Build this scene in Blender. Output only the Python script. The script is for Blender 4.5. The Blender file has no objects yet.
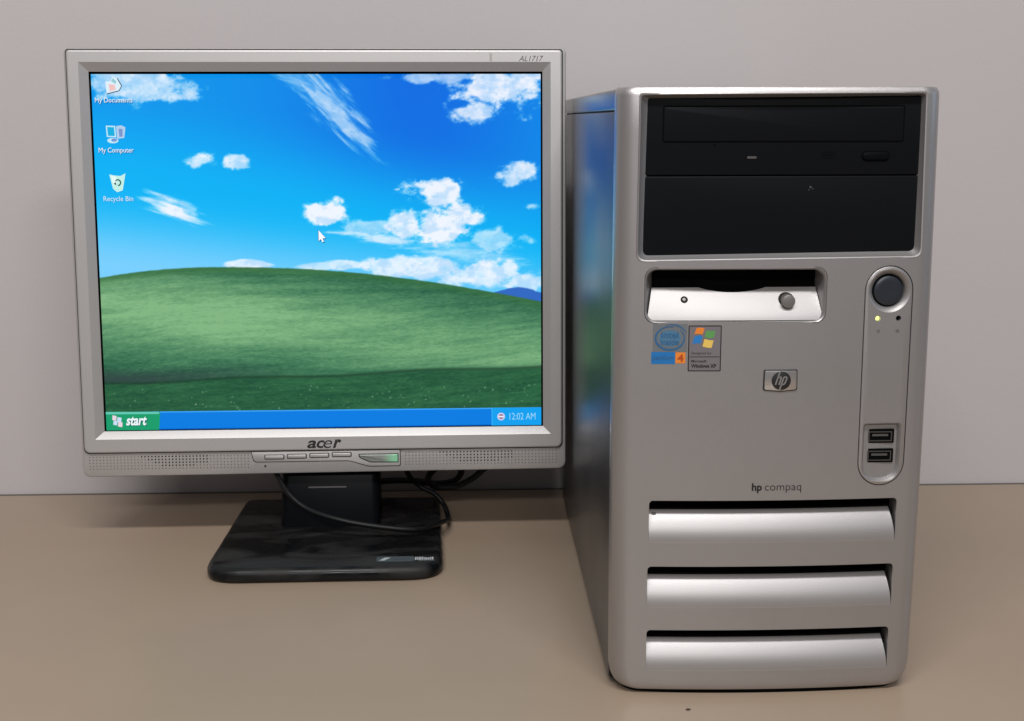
import bpy, bmesh, math, random
import numpy as np
from mathutils import Vector, Matrix
random.seed(4)
S = bpy.context.scene
COL = S.collection

# ------------------------------------------------------------------ materials
def lin(c):
    c = c / 255.0
    return c / 12.92 if c <= 0.04045 else ((c + 0.055) / 1.055) ** 2.4
def rgb(r, g, b): return (lin(r), lin(g), lin(b), 1.0)

def mat(name, col, rough=0.5, metal=0.0, spec=0.5, bump=0.0, bscale=400, var=0.0, vscale=8, coat=0.0,
        emit=None, estr=0.0, rvar=0.0, detail=4, aniso=0.0, blotch=None):
    m = bpy.data.materials.new(name); m.use_nodes = True
    nt = m.node_tree; b = nt.nodes['Principled BSDF']
    b.inputs['Base Color'].default_value = col
    b.inputs['Roughness'].default_value = rough
    b.inputs['Metallic'].default_value = metal
    b.inputs['Specular IOR Level'].default_value = spec
    b.inputs['Coat Weight'].default_value = coat
    b.inputs['Coat Roughness'].default_value = 0.12
    if emit:
        b.inputs['Emission Color'].default_value = emit
        b.inputs['Emission Strength'].default_value = estr
    tc = nt.nodes.new('ShaderNodeTexCoord')
    if var or rvar:
        n = nt.nodes.new('ShaderNodeTexNoise'); n.inputs['Scale'].default_value = vscale
        n.inputs['Detail'].default_value = detail
        nt.links.new(tc.outputs['Object'], n.inputs['Vector'])
        if var:
            mx = nt.nodes.new('ShaderNodeMix'); mx.data_type = 'RGBA'
            mx.inputs['A'].default_value = tuple(min(1, c * (1 - var)) for c in col[:3]) + (1,)
            mx.inputs['B'].default_value = tuple(min(1, c * (1 + var)) for c in col[:3]) + (1,)
            nt.links.new(n.outputs['Fac'], mx.inputs['Factor'])
            nt.links.new(mx.outputs['Result'], b.inputs['Base Color'])
        if rvar:
            mr = nt.nodes.new('ShaderNodeMapRange')
            mr.inputs['From Min'].default_value = 0.3; mr.inputs['From Max'].default_value = 0.7
            mr.inputs['To Min'].default_value = max(0.02, rough - rvar); mr.inputs['To Max'].default_value = rough + rvar
            nt.links.new(n.outputs['Fac'], mr.inputs['Value'])
            nt.links.new(mr.outputs['Result'], b.inputs['Roughness'])
    if bump:
        n2 = nt.nodes.new('ShaderNodeTexNoise'); n2.inputs['Scale'].default_value = bscale
        n2.inputs['Detail'].default_value = 2
        bp = nt.nodes.new('ShaderNodeBump'); bp.inputs['Strength'].default_value = bump
        bp.inputs['Distance'].default_value = 0.0005
        nt.links.new(tc.outputs['Object'], n2.inputs['Vector'])
        nt.links.new(n2.outputs['Fac'], bp.inputs['Height'])
        nt.links.new(bp.outputs['Normal'], b.inputs['Normal'])
    return m

M = {}
M['silver'] = mat('silver_paint', (0.40, 0.384, 0.381, 1), 0.42, 0.75, bump=0.2, bscale=2200, var=0.04, vscale=22, detail=8, coat=.5)
M['silver_scoop'] = mat('silver_paint_scoop', (0.395, 0.382, 0.380, 1), 0.46, 0.74, bump=0.15, bscale=2200, var=0.04, vscale=22, detail=8)
M['silver_smooth'] = mat('silver_paint_smooth', (0.37, 0.357, 0.354, 1), 0.48, 0.74, bump=.12, bscale=2400)
M['chrome'] = mat('bright_metal', (0.62, 0.61, 0.60, 1), 0.28, 0.9)
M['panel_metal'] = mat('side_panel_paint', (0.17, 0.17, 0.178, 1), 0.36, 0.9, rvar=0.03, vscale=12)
M['cover_metal'] = mat('top_cover_paint', (0.30, 0.30, 0.30, 1), 0.32, 0.85)
M['mon_silver'] = mat('monitor_silver_plastic', (0.46, 0.447, 0.443, 1), 0.44, 0.45, bump=0.1, bscale=2600, var=0.02, vscale=25)
M['mon_body'] = mat('monitor_shell_plastic', (0.45, 0.437, 0.432, 1), 0.4, 0.4, bump=0.08, bscale=2600)
M['black'] = mat('black_plastic', (0.0050, 0.0058, 0.0070, 1), 0.45, spec=0.09, bump=0.15, bscale=2200)
M['black_gloss'] = mat('black_gloss_plastic', (0.0035, 0.004, 0.005, 1), 0.35, spec=0.06)
M['void'] = mat('dark_gap', (0.003, 0.003, 0.003, 1), 0.9, spec=0.05)
M['dark_line'] = mat('dark_seam', (0.02, 0.019, 0.018, 1), 0.7, spec=0.1)
M['cable'] = mat('cable_rubber', (0.006, 0.006, 0.0065, 1), 0.42, spec=0.22)
M['button_blue'] = mat('power_button_plastic', (0.018, 0.022, 0.030, 1), 0.38, spec=0.5)
M['grey_button'] = mat('grey_button_plastic', (0.22, 0.21, 0.20, 1), 0.4, 0.5)
M['ink'] = mat('black_ink', (0.012, 0.012, 0.013, 1), 0.5)
M['ink_soft'] = mat('grey_ink', (0.07, 0.066, 0.064, 1), 0.5)
M['white_ink'] = mat('white_ink', (0.42, 0.43, 0.43, 1), 0.5)
M['blue_ink'] = mat('blue_ink', rgb(48, 96, 138), 0.45)
M['blue_fill'] = mat('blue_print', rgb(30, 112, 178), 0.4)
M['orange'] = mat('orange_print', rgb(226, 130, 48), 0.4)
M['orange_dark'] = mat('dark_orange_print', rgb(176, 74, 28), 0.4)
M['green_print'] = mat('green_print', rgb(92, 150, 84), 0.4)
M['yellow'] = mat('yellow_print', rgb(226, 190, 96), 0.4)
M['sky_print'] = mat('flag_blue_print', rgb(40, 120, 190), 0.4)
M['sticker_grey'] = mat('sticker_film', rgb(132, 136, 140), 0.33, 0.45)
M['sticker_plum'] = mat('sticker_film_plum', rgb(140, 134, 138), 0.33, 0.45)
M['led_on'] = mat('lit_led', (0.5, 0.6, 0.1, 1), 0.4, emit=rgb(238, 246, 150), estr=1.3)
M['led_dim'] = mat('led_halo_ring', (0.35, 0.38, 0.08, 1), 0.4, emit=rgb(150, 160, 40), estr=0.25)
M['usb_metal'] = mat('usb_shell_metal', (0.14, 0.135, 0.13, 1), 0.4, 0.9)
M['grille_dot'] = mat('grille_hole', (0.008, 0.008, 0.008, 1), 0.9, spec=0.05)
M['grille_dimple'] = mat('grille_dimple', (0.16, 0.15, 0.145, 1), 0.7, 0.2)
M['label_grey'] = mat('label_grey', rgb(66, 76, 80), 0.4)
M['speck'] = mat('dark_crumb', (0.03, 0.022, 0.016, 1), 0.8)

# dusty black foot of the monitor: black gloss with pale dust smears that belong to the surface
def dusty():
    m = mat('dusty_black_gloss', (0.007, 0.007, 0.008, 1), 0.3, spec=0.2)
    nt = m.node_tree; b = nt.nodes['Principled BSDF']; tc = nt.nodes['Texture Coordinate']
    mp = nt.nodes.new('ShaderNodeMapping'); mp.inputs['Scale'].default_value = (9, 20, 9)
    n = nt.nodes.new('ShaderNodeTexNoise'); n.inputs['Scale'].default_value = 1.6; n.inputs['Detail'].default_value = 6
    n.inputs['Distortion'].default_value = 1.2
    nt.links.new(tc.outputs['Object'], mp.inputs['Vector']); nt.links.new(mp.outputs['Vector'], n.inputs['Vector'])
    cr = nt.nodes.new('ShaderNodeValToRGB')
    cr.color_ramp.elements[0].position = 0.44; cr.color_ramp.elements[0].color = (0.0045, 0.0047, 0.0052, 1)
    cr.color_ramp.elements[1].position = 0.78; cr.color_ramp.elements[1].color = (0.032, 0.030, 0.028, 1)
    nt.links.new(n.outputs['Fac'], cr.inputs['Fac']); nt.links.new(cr.outputs['Color'], b.inputs['Base Color'])
    mr = nt.nodes.new('ShaderNodeMapRange'); mr.inputs['From Min'].default_value = 0.4; mr.inputs['From Max'].default_value = 0.7
    mr.inputs['To Min'].default_value = 0.18; mr.inputs['To Max'].default_value = 0.62
    nt.links.new(n.outputs['Fac'], mr.inputs['Value']); nt.links.new(mr.outputs['Result'], b.inputs['Roughness'])
    return m
M['dusty'] = dusty()

# ------------------------------------------------------------------ helpers
def link(name, me, m=None, parent=None, smooth=True, angle=35):
    o = bpy.data.objects.new(name, me); COL.objects.link(o)
    if m is not None:
        for x in (m if isinstance(m, (list, tuple)) else [m]): me.materials.append(x)
    if parent is not None: o.parent = parent
    if smooth and len(me.polygons):
        me.polygons.foreach_set('use_smooth', [True] * len(me.polygons))
        try: me.set_sharp_from_angle(angle=math.radians(angle))
        except Exception: pass
    me.update()
    return o

def finish(bm, name, m, parent=None, xf=None, smooth=True, angle=35, fix=True):
    if fix: bmesh.ops.recalc_face_normals(bm, faces=bm.faces)
    if xf is not None: bmesh.ops.transform(bm, matrix=xf, verts=bm.verts)
    me = bpy.data.meshes.new(name); bm.to_mesh(me); bm.free()
    return link(name, me, m, parent, smooth, angle)

def rr(x0, x1, z0, z1, r, n=6):
    """rounded rectangle outline (x,z); r = single or (bl, br, tr, tl)"""
    if not isinstance(r, (tuple, list)): r = (r,) * 4
    out = []
    for (cx, cz, a0, q) in ((x0 + r[0], z0 + r[0], 180, r[0]), (x1 - r[1], z0 + r[1], 270, r[1]),
                            (x1 - r[2], z1 - r[2], 0, r[2]), (x0 + r[3], z1 - r[3], 90, r[3])):
        for k in range(n + 1):
            a = math.radians(a0 + 90 * k / n)
            out.append((cx + q * math.cos(a), cz + q * math.sin(a)))
    return out

def poly_round(pts, r, n=5):
    """round the corners of any convex/concave polygon"""
    out = []; N = len(pts)
    for i in range(N):
        p0, p, p1 = Vector(pts[i - 1]), Vector(pts[i]), Vector(pts[(i + 1) % N])
        a = (p0 - p).normalized(); b = (p1 - p).normalized()
        ri = r[i] if isinstance(r, (list, tuple)) else r
        s = p + a * ri; e = p + b * ri
        for k in range(n + 1):
            t = k / n
            q = s * (1 - t) ** 2 + p * 2 * t * (1 - t) + e * t * t
            out.append((q.x, q.y))
    return out

def circ(cx, cz, rx, rz=None, n=40):
    rz = rz or rx
    return [(cx + rx * math.cos(2 * math.pi * k / n), cz + rz * math.sin(2 * math.pi * k / n)) for k in range(n)]

def shrink(out, d):
    """scale an outline about its centre so that each side moves in by about d"""
    xs = [p[0] for p in out]; zs = [p[1] for p in out]
    cx, cz = (min(xs) + max(xs)) / 2, (min(zs) + max(zs)) / 2
    hx, hz = (max(xs) - min(xs)) / 2, (max(zs) - min(zs)) / 2
    return [(cx + (x - cx) * (hx - d) / hx, cz + (z - cz) * (hz - d) / hz) for x, z in out]

def loft(bm, rings, cap0=True, cap1=True, closed=True, mi=0):
    """rings: list of equally long lists of 3D points"""
    vs = [[bm.verts.new(p) for p in r] for r in rings]
    n = len(rings[0])
    for a, b in zip(vs, vs[1:]):
        for k in range(n if closed else n - 1):
            f = bm.faces.new((a[k], a[(k + 1) % n], b[(k + 1) % n], b[k])); f.material_index = mi
    if cap0: bm.faces.new(vs[0]).material_index = mi
    if cap1: bm.faces.new(list(reversed(vs[-1]))).material_index = mi
    return vs

def ring3(out, y):
    return [(x, (y(x) if callable(y) else y), z) for x, z in out]

def plate(bm, out, y0, y1, bev=0.0, mi=0):
    """plate facing -y: front at y0, back at y1, small rounded front edge"""
    if bev:
        loft(bm, [ring3(shrink(out, bev), y0), ring3(shrink(out, bev * 0.3), y0 + bev * 0.3), ring3(out, y0 + bev), ring3(out, y1)], mi=mi)
    else:
        loft(bm, [ring3(out, y0), ring3(out, y1)], mi=mi)

def box(bm, x0, x1, y0, y1, z0, z1, bev=0.0, seg=2):
    r = bmesh.ops.create_cube(bm, size=1.0)
    vs = r['verts']
    for v in vs:
        v.co = Vector(((x0 + x1) / 2 + v.co.x * (x1 - x0), (y0 + y1) / 2 + v.co.y * (y1 - y0), (z0 + z1) / 2 + v.co.z * (z1 - z0)))
    if bev:
        es = list({e for v in vs for e in v.link_edges})
        bmesh.ops.bevel(bm, geom=es, offset=bev, segments=seg, profile=0.5, affect='EDGES')

def ribbon_out(pts, w):
    """outline of a stroke of width w (or list) along pts"""
    L = []; Rr = []
    for i, p in enumerate(pts):
        a = Vector(pts[max(0, i - 1)]); b = Vector(pts[min(len(pts) - 1, i + 1)])
        t = (b - a).normalized(); nn = Vector((-t.y, t.x)); ww = (w[i] if isinstance(w, (list, tuple)) else w) / 2
        L.append((p[0] + nn.x * ww, p[1] + nn.y * ww)); Rr.append((p[0] - nn.x * ww, p[1] - nn.y * ww))
    return L, Rr

def stroke(bm, pts, w, y0, y1, closed=False, mi=0):
    L, Rr = ribbon_out(pts, w)
    n = len(pts)
    for i in range(n if closed else n - 1):
        j = (i + 1) % n
        q = [L[i], L[j], Rr[j], Rr[i]]
        vs = [bm.verts.new((x, y0, z)) for x, z in q]; bm.faces.new(vs).material_index = mi

def closed_line(bm, out, w, y, mi=0):
    o2 = shrink(out, w)
    a = [bm.verts.new((x, y, z)) for x, z in out]; b = [bm.verts.new((x, y, z)) for x, z in o2]
    n = len(a)
    for k in range(n):
        bm.faces.new((a[k], a[(k + 1) % n], b[(k + 1) % n], b[k])).material_index = mi

def flat(bm, out, y, mi=0):
    f = bm.faces.new([bm.verts.new((x, y, z)) for x, z in out]); f.material_index = mi; return f

def text_bm(bm, body, x0, x1, z0, z1, y, shear=0.0, bold=0.0, mi=0, thick=0.0):
    """letters fitted into the box x0..x1, z0..z1 (ink bounds), standing in the plane y"""
    cu = bpy.data.curves.new('t', 'FONT'); cu.body = body; cu.size = 1; cu.shear = shear; cu.offset = bold
    cu.resolution_u = 3; cu.fill_mode = 'FRONT'
    o = bpy.data.objects.new('t', cu); COL.objects.link(o)
    dg = bpy.context.evaluated_depsgraph_get(); dg.update()
    me = bpy.data.meshes.new_from_object(o.evaluated_get(dg))
    co = np.array([v.co[:] for v in me.vertices])
    mn = co.min(0); mxx = co.max(0)
    vs = [bm.verts.new((x0 + (c[0] - mn[0]) / (mxx[0] - mn[0]) * (x1 - x0), y, z0 + (c[1] - mn[1]) / (mxx[1] - mn[1]) * (z1 - z0))) for c in co]
    for p in me.polygons:
        try: bm.faces.new([vs[i] for i in p.vertices]).material_index = mi
        except ValueError: pass
    bpy.data.objects.remove(o); bpy.data.curves.remove(cu); bpy.data.meshes.remove(me)

def boolean(o, cutter_bm):
    me = bpy.data.meshes.new('cut'); bmesh.ops.recalc_face_normals(cutter_bm, faces=cutter_bm.faces)
    cutter_bm.to_mesh(me); cutter_bm.free()
    c = bpy.data.objects.new('cut', me); COL.objects.link(c); c.parent = o.parent
    md = o.modifiers.new('b', 'BOOLEAN'); md.operation = 'DIFFERENCE'; md.solver = 'EXACT'; md.object = c
    dg = bpy.context.evaluated_depsgraph_get(); dg.update()
    me2 = bpy.data.meshes.new_from_object(o.evaluated_get(dg))
    o.modifiers.clear(); old = o.data; o.data = me2
    bpy.data.objects.remove(c); bpy.data.meshes.remove(me); bpy.data.meshes.remove(old)
    me2.polygons.foreach_set('use_smooth', [True] * len(me2.polygons))
    me2.set_sharp_from_angle(angle=math.radians(30))

def tube(bm, pts, r, n=12, sub=8):
    P = [Vector(p) for p in pts]; Q = []
    for i in range(len(P) - 1):
        p0, p1, p2, p3 = P[max(0, i - 1)], P[i], P[i + 1], P[min(len(P) - 1, i + 2)]
        for k in range(sub):
            t = k / sub
            Q.append(0.5 * ((2 * p1) + (p2 - p0) * t + (2 * p0 - 5 * p1 + 4 * p2 - p3) * t * t + (3 * p1 - p0 - 3 * p2 + p3) * t ** 3))
    Q.append(P[-1]); rings = []; up = Vector((0, 0, 1)); last = None
    for i, q in enumerate(Q):
        t = (Q[min(i + 1, len(Q) - 1)] - Q[max(0, i - 1)]).normalized()
        a = (last - t * last.dot(t)) if last is not None else (up - t * up.dot(t))
        if a.length < 1e-4: a = Vector((1, 0, 0)) - t * t.x
        a.normalize(); last = a; b = t.cross(a)
        rings.append([q + (a * math.cos(2 * math.pi * k / n) + b * math.sin(2 * math.pi * k / n)) * r for k in range(n)])
    loft(bm, rings)

def thing(name, label, cat, loc, rz=0.0):
    o = bpy.data.objects.new(name, None); COL.objects.link(o); o.empty_display_size = 0.05
    o.location = loc; o.rotation_euler = (0, 0, rz); o['label'] = label; o['category'] = cat
    return o

mm = 0.001
# ------------------------------------------------------------------ the setting: wall and desk
def wall_mat():
    m = mat('wall_paint', (0.478, 0.446, 0.446, 1), 0.8, spec=0.25, bump=0.25, bscale=260, var=0.045, vscale=2.6, detail=9)
    return m
bm = bmesh.new(); box(bm, -3.0, 3.0, 1.1225, 1.22, -0.9, 2.4)
w = finish(bm, 'wall', wall_mat(), smooth=False); w['kind'] = 'structure'

def desk_mat():
    m = mat('desk_laminate', (0.338, 0.257, 0.189, 1), 0.3, spec=0.35, var=0.07, vscale=9, detail=13)
    return m
bm = bmesh.new(); box(bm, -1.6, 1.6, 0.12, 1.1190, -0.028, 0.0, 0.0009)
desk = finish(bm, 'desk', desk_mat(), smooth=False)
desk['label'] = 'beige laminate desk top standing against the grey wall'; desk['category'] = 'desk'

bm = bmesh.new(); box(bm, -1.6, 1.6, 1.1192, 1.1216, -.02, .0004); finish(bm, 'gap_shade_strip', mat('gap_shade', (.15, .135, .12, 1), .7, spec=.1), desk, smooth=False)  # strip in the wall gap, coloured dark to stand for the gap's shade
bm = bmesh.new()
bmesh.ops.create_icosphere(bm, subdivisions=2, radius=.0008)
for v in bm.verts: v.co = Vector((v.co.x * 1.7, v.co.y, v.co.z * 0.5)) * (0.75 + 0.5 * random.random())
c = finish(bm, 'crumb', M['speck']); c.location = (0.1206, 0.6749, .0004)
c['label'] = 'tiny dark crumb on the desk in front of the computer tower'; c['category'] = 'crumb'

# ------------------------------------------------------------------ computer tower
T = thing('computer_tower', 'silver computer tower with black drive bays standing right of the monitor', 'computer', (0.1667, 0.7077, 0), -0.00092)
HW = 0.0875
def yf(x):
    ax = abs(x)
    if ax <= 0.0765: return -0.0115 - 0.003 * (1 - (x / 0.0765) ** 2)
    return -0.0005 - math.sqrt(max(0.0, 0.011 ** 2 - (min(ax, HW) - 0.0765) ** 2))

def plan(inset=0.0, back=0.002):
    pts = []
    for k in range(9):
        a = math.radians(180 - 90 * k / 8 * 1.0)
        pts.append((-0.0765 + 0.011 * math.cos(a), -0.0005 - 0.011 * math.sin(a)))
    for k in range(1, 24): 
        x = -0.0765 + 0.153 * k / 24; pts.append((x, yf(x)))
    for k in range(9):
        a = math.radians(90 - 90 * k / 8)
        pts.append((0.0765 + 0.011 * math.cos(a), -0.0005 - 0.011 * math.sin(a)))
    return pts + [(HW, back), (-HW, back)]
TOP = 0.3424
prof = [(0.0022, 0.0100, 0.0026), (0.0028, 0.0075, 0.0012), (0.0042, 0.0048, 0.0004), (0.0065, 0.0026, 0.0), (0.0100, 0.0010, 0), (0.0145, 0.0002, 0), (0.018, 0, 0)]
prof += [(0.018 + (0.338 - 0.018) * k / 16, 0, 0) for k in range(1, 17)]
prof += [(0.3405, 0.0003, 0.0005), (0.3421, 0.0012, 0.0016), (TOP, 0.0028, 0.0034)]
rings = []
for z, dx, dy in prof:
    bulge = 0.0014 * math.sin(math.pi * min(1, max(0, z / 0.34))) 
    rings.append([(x * (HW - dx + bulge * (1.0 if x > 0 else 0.35)) / HW, (y + dy if y < 0 else y), z) for x, y in plan()])
bm = bmesh.new(); loft(bm, rings)
bez = finish(bm, 'front_bezel', M['silver'], T)

bay_out = poly_round([(-.0760, .2502), (.0792, .2517), (.0776, .3392), (-.0754, .3385)], [.005, .005, .002, .002])
bay_in = poly_round([(-.0718, .2530), (.0759, .2548), (.0758, .3376), (-.0702, .3362)], [.003, .003, .001, .001])
flop_out = rr(-.0709, .0269, .2168, .2460, .0056)
caps_c = 0.0623; caps_r = 0.01365
def caps(d=0.0, n=16):
    r = caps_r - d; out = []
    for k in range(n + 1):
        a = math.radians(180 * k / n); out.append((caps_c + r * math.cos(a), 0.2471 - caps_r + r * math.sin(a)))
    for k in range(n + 1):
        a = math.radians(180 + 180 * k / n); out.append((caps_c + 0.0002 + r * 0.985 * math.cos(a), 0.1232 + caps_r + r * math.sin(a)))
    return out
vents = [(0.1158, -.0671, .0729), (0.0772, -.0674, .0727), (0.0393, -.0673, .0721)]
VH = 0.0245
cut = bmesh.new()
loft(cut, [ring3(bay_out, -0.05), ring3(bay_out, 0.01)])
loft(cut, [ring3(flop_out, -0.05), ring3(flop_out, 0.01)])
loft(cut, [ring3(caps(), -0.05), ring3(caps(), 0.01)])
for zt, xa, xb in vents:
    # the slot's upper edge arches a little with the front
    out = rr(xa, xb, zt - VH, zt, (0.0001, 0.0001, 0.0022, 0.0022), 4)
    loft(cut, [ring3(out, -0.05), ring3(out, 0.01)])
boolean(bez, cut)
# fine rounded lips round the openings
def lip(bm, out, w=0.0009, dy=0.0005):
    r0 = shrink(out, -w); 
    loft(bm, [ring3(r0, lambda x: yf(x) + 0.0002), ring3(shrink(out, -w * .5), lambda x: yf(x) - dy * .8), ring3(out, lambda x: yf(x) - dy * .5), ring3(shrink(out, w * .3), lambda x: yf(x) + dy * 1.5)], cap0=False, cap1=False)

# drive bay surround + drives
bm = bmesh.new()
loft(bm, [ring3(shrink(bay_out, -0.0007), lambda x: yf(x) + 0.0002), ring3(shrink(bay_out, -0.0003), lambda x: yf(x) - 0.0005),
          ring3(shrink(bay_out, 0.0004), lambda x: yf(x) - 0.0002), ring3(shrink(bay_out, 0.0009), lambda x: yf(x) + 0.0012), ring3(bay_in, -0.0072)], cap0=False, cap1=False)
bm.normal_update()
bsur = finish(bm, 'drive_bay_surround', M['silver_smooth'], T, fix=True)

def drive_face(z0, z1, name):
    bm = bmesh.new()
    plate(bm, rr(-.0735, .0775, z0, z1, .0006, 2), -0.0078, 0.0015, 0.0005)
    return finish(bm, name, M['black'], T)
od = drive_face(0.29585, 0.3383, 'optical_drive')
od['label'] = 'black disc drive in the upper drive bay'
bm = bmesh.new(); plate(bm, rr(-.0629, .0676, .3130, .3326, .0012), -0.00786, -0.0075); finish(bm, 'tray_gap', M['void'], od)
bm = bmesh.new(); plate(bm, rr(-.0621, .0668, .3138, .3318, .0008), -0.0083, -0.0076, 0.0003); finish(bm, 'disc_tray', M['black'], od)
bm = bmesh.new(); plate(bm, rr(.0448, .0605, .3030, .3085, .0025), -0.00792, -0.0075); plate(bm, rr(.0456, .0597, .3038, .3078, .0019), -0.0090, -0.0076, 0.0004, mi=1)
finish(bm, 'eject_button', [M['void'], M['black_gloss']], od)
bm = bmesh.new(); plate(bm, rr(-.0170, -.0118, .3046, .3058, .0006), -0.0080, -0.0076); finish(bm, 'indicator_light', M['ink_soft'], od)
bm = bmesh.new(); plate(bm, circ(-.0345, .3118, .0006, n=12), -0.0080, -0.0077); finish(bm, 'release_pinhole', M['void'], od)
bm = bmesh.new(); stroke(bm, circ(.0272, .3064, .0040, .0017, 24), .0005, -0.00785, 0, closed=True); flat(bm, rr(.0248, .0296, .3058, .3070, .0002, 2), -0.00786)
finish(bm, 'disc_emblem', M['black_gloss'], od, smooth=False)
bd = drive_face(0.2505, 0.29525, 'blank_bay_cover')
bd['label'] = 'plain black cover of the lower drive bay'
bm = bmesh.new()
for sx, sz, sr in ((.0180, .2893, .0006), (.0192, .2884, .00035), (.0172, .2878, .0003)): flat(bm, circ(sx, sz, sr, n=8), -0.00788)
finish(bm, 'dust_fleck', M['ink_soft'], bd, smooth=False)

# backing behind every opening
bm = bmesh.new(); box(bm, -.080, .080, .0013, .0019, .010, .3395); finish(bm, 'inner_frame', M['void'], T, smooth=False)

# floppy bay
def scoop_face(bm, xa0, xb0, xa1, xb1, z0, z1, y0, y1, power=1.0, nx=24, nz=14, dip=None, endcurve=None):
    """surface that starts flush at z0 and falls back to y1 at z1"""
    g = []
    for j in range(nz + 1):
        t = j / nz; row = []
        for i in range(nx + 1):
            s = i / nx
            xa = xa0 + (xa1 - xa0) * t; xb = xb0 + (xb1 - xb0) * t
            x = xa + (xb - xa) * s
            tt = t * (1 - (dip(s) if dip else 0))
            z = z0 + (z1 - z0) * tt
            ys = y0(x) if callable(y0) else y0
            y = ys + (y1 - ys) * (tt ** power)
            row.append(bm.verts.new((x, y, z)))
        g.append(row)
    for j in range(nz):
        for i in range(nx):
            bm.faces.new((g[j][i], g[j][i + 1], g[j + 1][i + 1], g[j + 1][i]))
    return g
fb = bpy.data.objects.new('dummy', None)
bm = bmesh.new()
loft(bm, [ring3(shrink(flop_out, -0.0006), lambda x: yf(x) + 0.0002), ring3(shrink(flop_out, -0.0003), lambda x: yf(x) - 0.0003),
          ring3(shrink(flop_out, 0.0003), lambda x: yf(x) + 0.0002), ring3(shrink(flop_out, 0.0010), lambda x: yf(x) + 0.0022),
          ring3([(-.0665 if p[0] < -.02 else .0241, p[1]) if abs(p[0] + .022) > .0425 else p for p in shrink(flop_out, 0.0020)], -0.0015)], cap0=False, cap1=False)
fl = finish(bm, 'floppy_drive_bay', M['silver'], T)
bm = bmesh.new(); closed_line(bm, shrink(flop_out, -.0008), .0004, 0)
for v in bm.verts: v.co.y = yf(v.co.x) - .00008
finish(bm, 'bay_outline', M['ink_soft'], fl, smooth=False)
def fdip(s):
    x = -0.0668 + s * 0.0910
    c = (x + 0.0222) / 0.0185
    return 0.0 if abs(c) > 1 else 0.15 * (1 - c * c) ** 0.9
bm = bmesh.new()
scoop_face(bm, -.0700, .0262, -.0666, .0240, .2176, .2345, lambda x: yf(x) + 0.0006, -0.0034, 1.2, nx=90, dip=fdip)
fs = finish(bm, 'disk_slot_face', M['silver_smooth'], fl)
# tilted round parts on the sloping face
def on_slope(px, pz):
    t = (pz - .2176) / (.2345 - .2176); y0 = yf(px) + .0006
    y = y0 + (-0.0034 - y0) * t ** 1.2
    dy = (-0.0034 - y0) * 1.2 * t ** .2 / (.2345 - .2176)
    ang = math.atan(dy)
    return Matrix.Translation((px, y, pz)) @ Matrix.Rotation(-ang, 4, 'X')
bm = bmesh.new()
plate(bm, circ(-.0003, .0005, .0044), -0.0003, 0.0005)
finish(bm, 'button_gap', M['dark_line'], fl, xf=on_slope(.0073, .2277) )
bm = bmesh.new(); plate(bm, circ(0, 0, .0037), -0.0042, 0.0005, 0.0005)
finish(bm, 'eject_button', M['grey_button'], fl, xf=Matrix.Translation((.0073, yf(.0073) + .0058, .2277)))
bm = bmesh.new(); plate(bm, circ(0, 0, .0020, n=24), -0.00015, 0.0004); plate(bm, circ(0, 0, .0011, n=20), -0.0006, 0.0003, .0003, mi=1)
finish(bm, 'activity_light', [M['dark_line'], M['grey_button']], fl, xf=on_slope(-.0491, .2283))

# air vents: three scoops, each with its dark slot
for i, (zt, xa, xb) in enumerate(vents):
    bm = bmesh.new()
    zb = zt - VH; zl = zt - 0.0076
    nz = 18; nx = 40; g = []
    for j in range(nz + 1):
        t = j / nz; row = []
        for q in range(nx + 1):
            xr = xb - 0.0001 - 0.0022 * t ** 1.5; xl = xa + 0.0001 + .0003 * t; x = xl + (xr - xl) * q / nx
            row.append(bm.verts.new((x, yf(x) + 0.0001 + 0.0072 * t ** 2.1, zb + (zl - zb) * t)))
        g.append(row)
    # rolled lip
    for (dy, dz) in ((0.0004, 0.0003), (0.0010, 0.0003), (0.0016, -0.0003)):
        g.append([bm.verts.new((v.co.x, v.co.y + dy, v.co.z + dz)) for v in g[nz]])
    for j in range(len(g) - 1):
        for q in range(nx): bm.faces.new((g[j][q], g[j][q + 1], g[j + 1][q + 1], g[j + 1][q]))
    v = finish(bm, 'air_vent', M['silver_scoop'], T)
    bm = bmesh.new(); box(bm, xa + .0002, xb - .0002, 0.0006, 0.0012, zl - .002, zt - .0002); finish(bm, 'vent_slot', M['void'], v, smooth=False)
    if i == 0:
        bm = bmesh.new(); flat(bm, circ(xa + .0035, zt - .0092, .0015, .0008, 10), 0)
        for vv in bm.verts: vv.co.y = yf(vv.co.x) + 0.0001 + 0.0072 * ((vv.co.z - zb) / (zl - zb)) ** 2.1 - 0.00015
        finish(bm, 'scuff_mark', M['grille_dimple'], v, smooth=False)

# capsule shaped control panel
yk = (yf(.0759) - yf(.0487)) / (.0759 - .0487)
def yc(x, d=0.0): return yf(.0487) + yk * (x - .0487) + d
pan = bmesh.new()
loft(pan, [ring3(caps(.0010), lambda x: yc(x, -0.0003)), ring3(caps(.0006), lambda x: yc(x, -0.0001)), ring3(caps(.00045), lambda x: yc(x, .0004)), ring3(caps(.00045), 0.001)])
cp = finish(pan, 'control_panel', M['silver'], T)
PB = (0.0626, 0.2330)
port = poly_round([(.0515, .1590), (.0515, .1360), (.0515, .1258), (.0625, .1256), (.0731, .1258), (.0731, .1360), (.0731, .1590)], [.0018, .0001, .0095, .0001, .0095, .0001, .0018])
cut = bmesh.new(); loft(cut, [ring3(circ(*PB, .0118), -0.03), ring3(circ(*PB, .0118), -0.0045)])
loft(cut, [ring3(port, -0.03), ring3(port, -0.0085)])
for cx in (.0567, .0683): loft(cut, [ring3(circ(cx, .2180, .0015, n=20), -.03), ring3(circ(cx, .2180, .0015, n=20), -.009)])
boolean(cp, cut)
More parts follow.
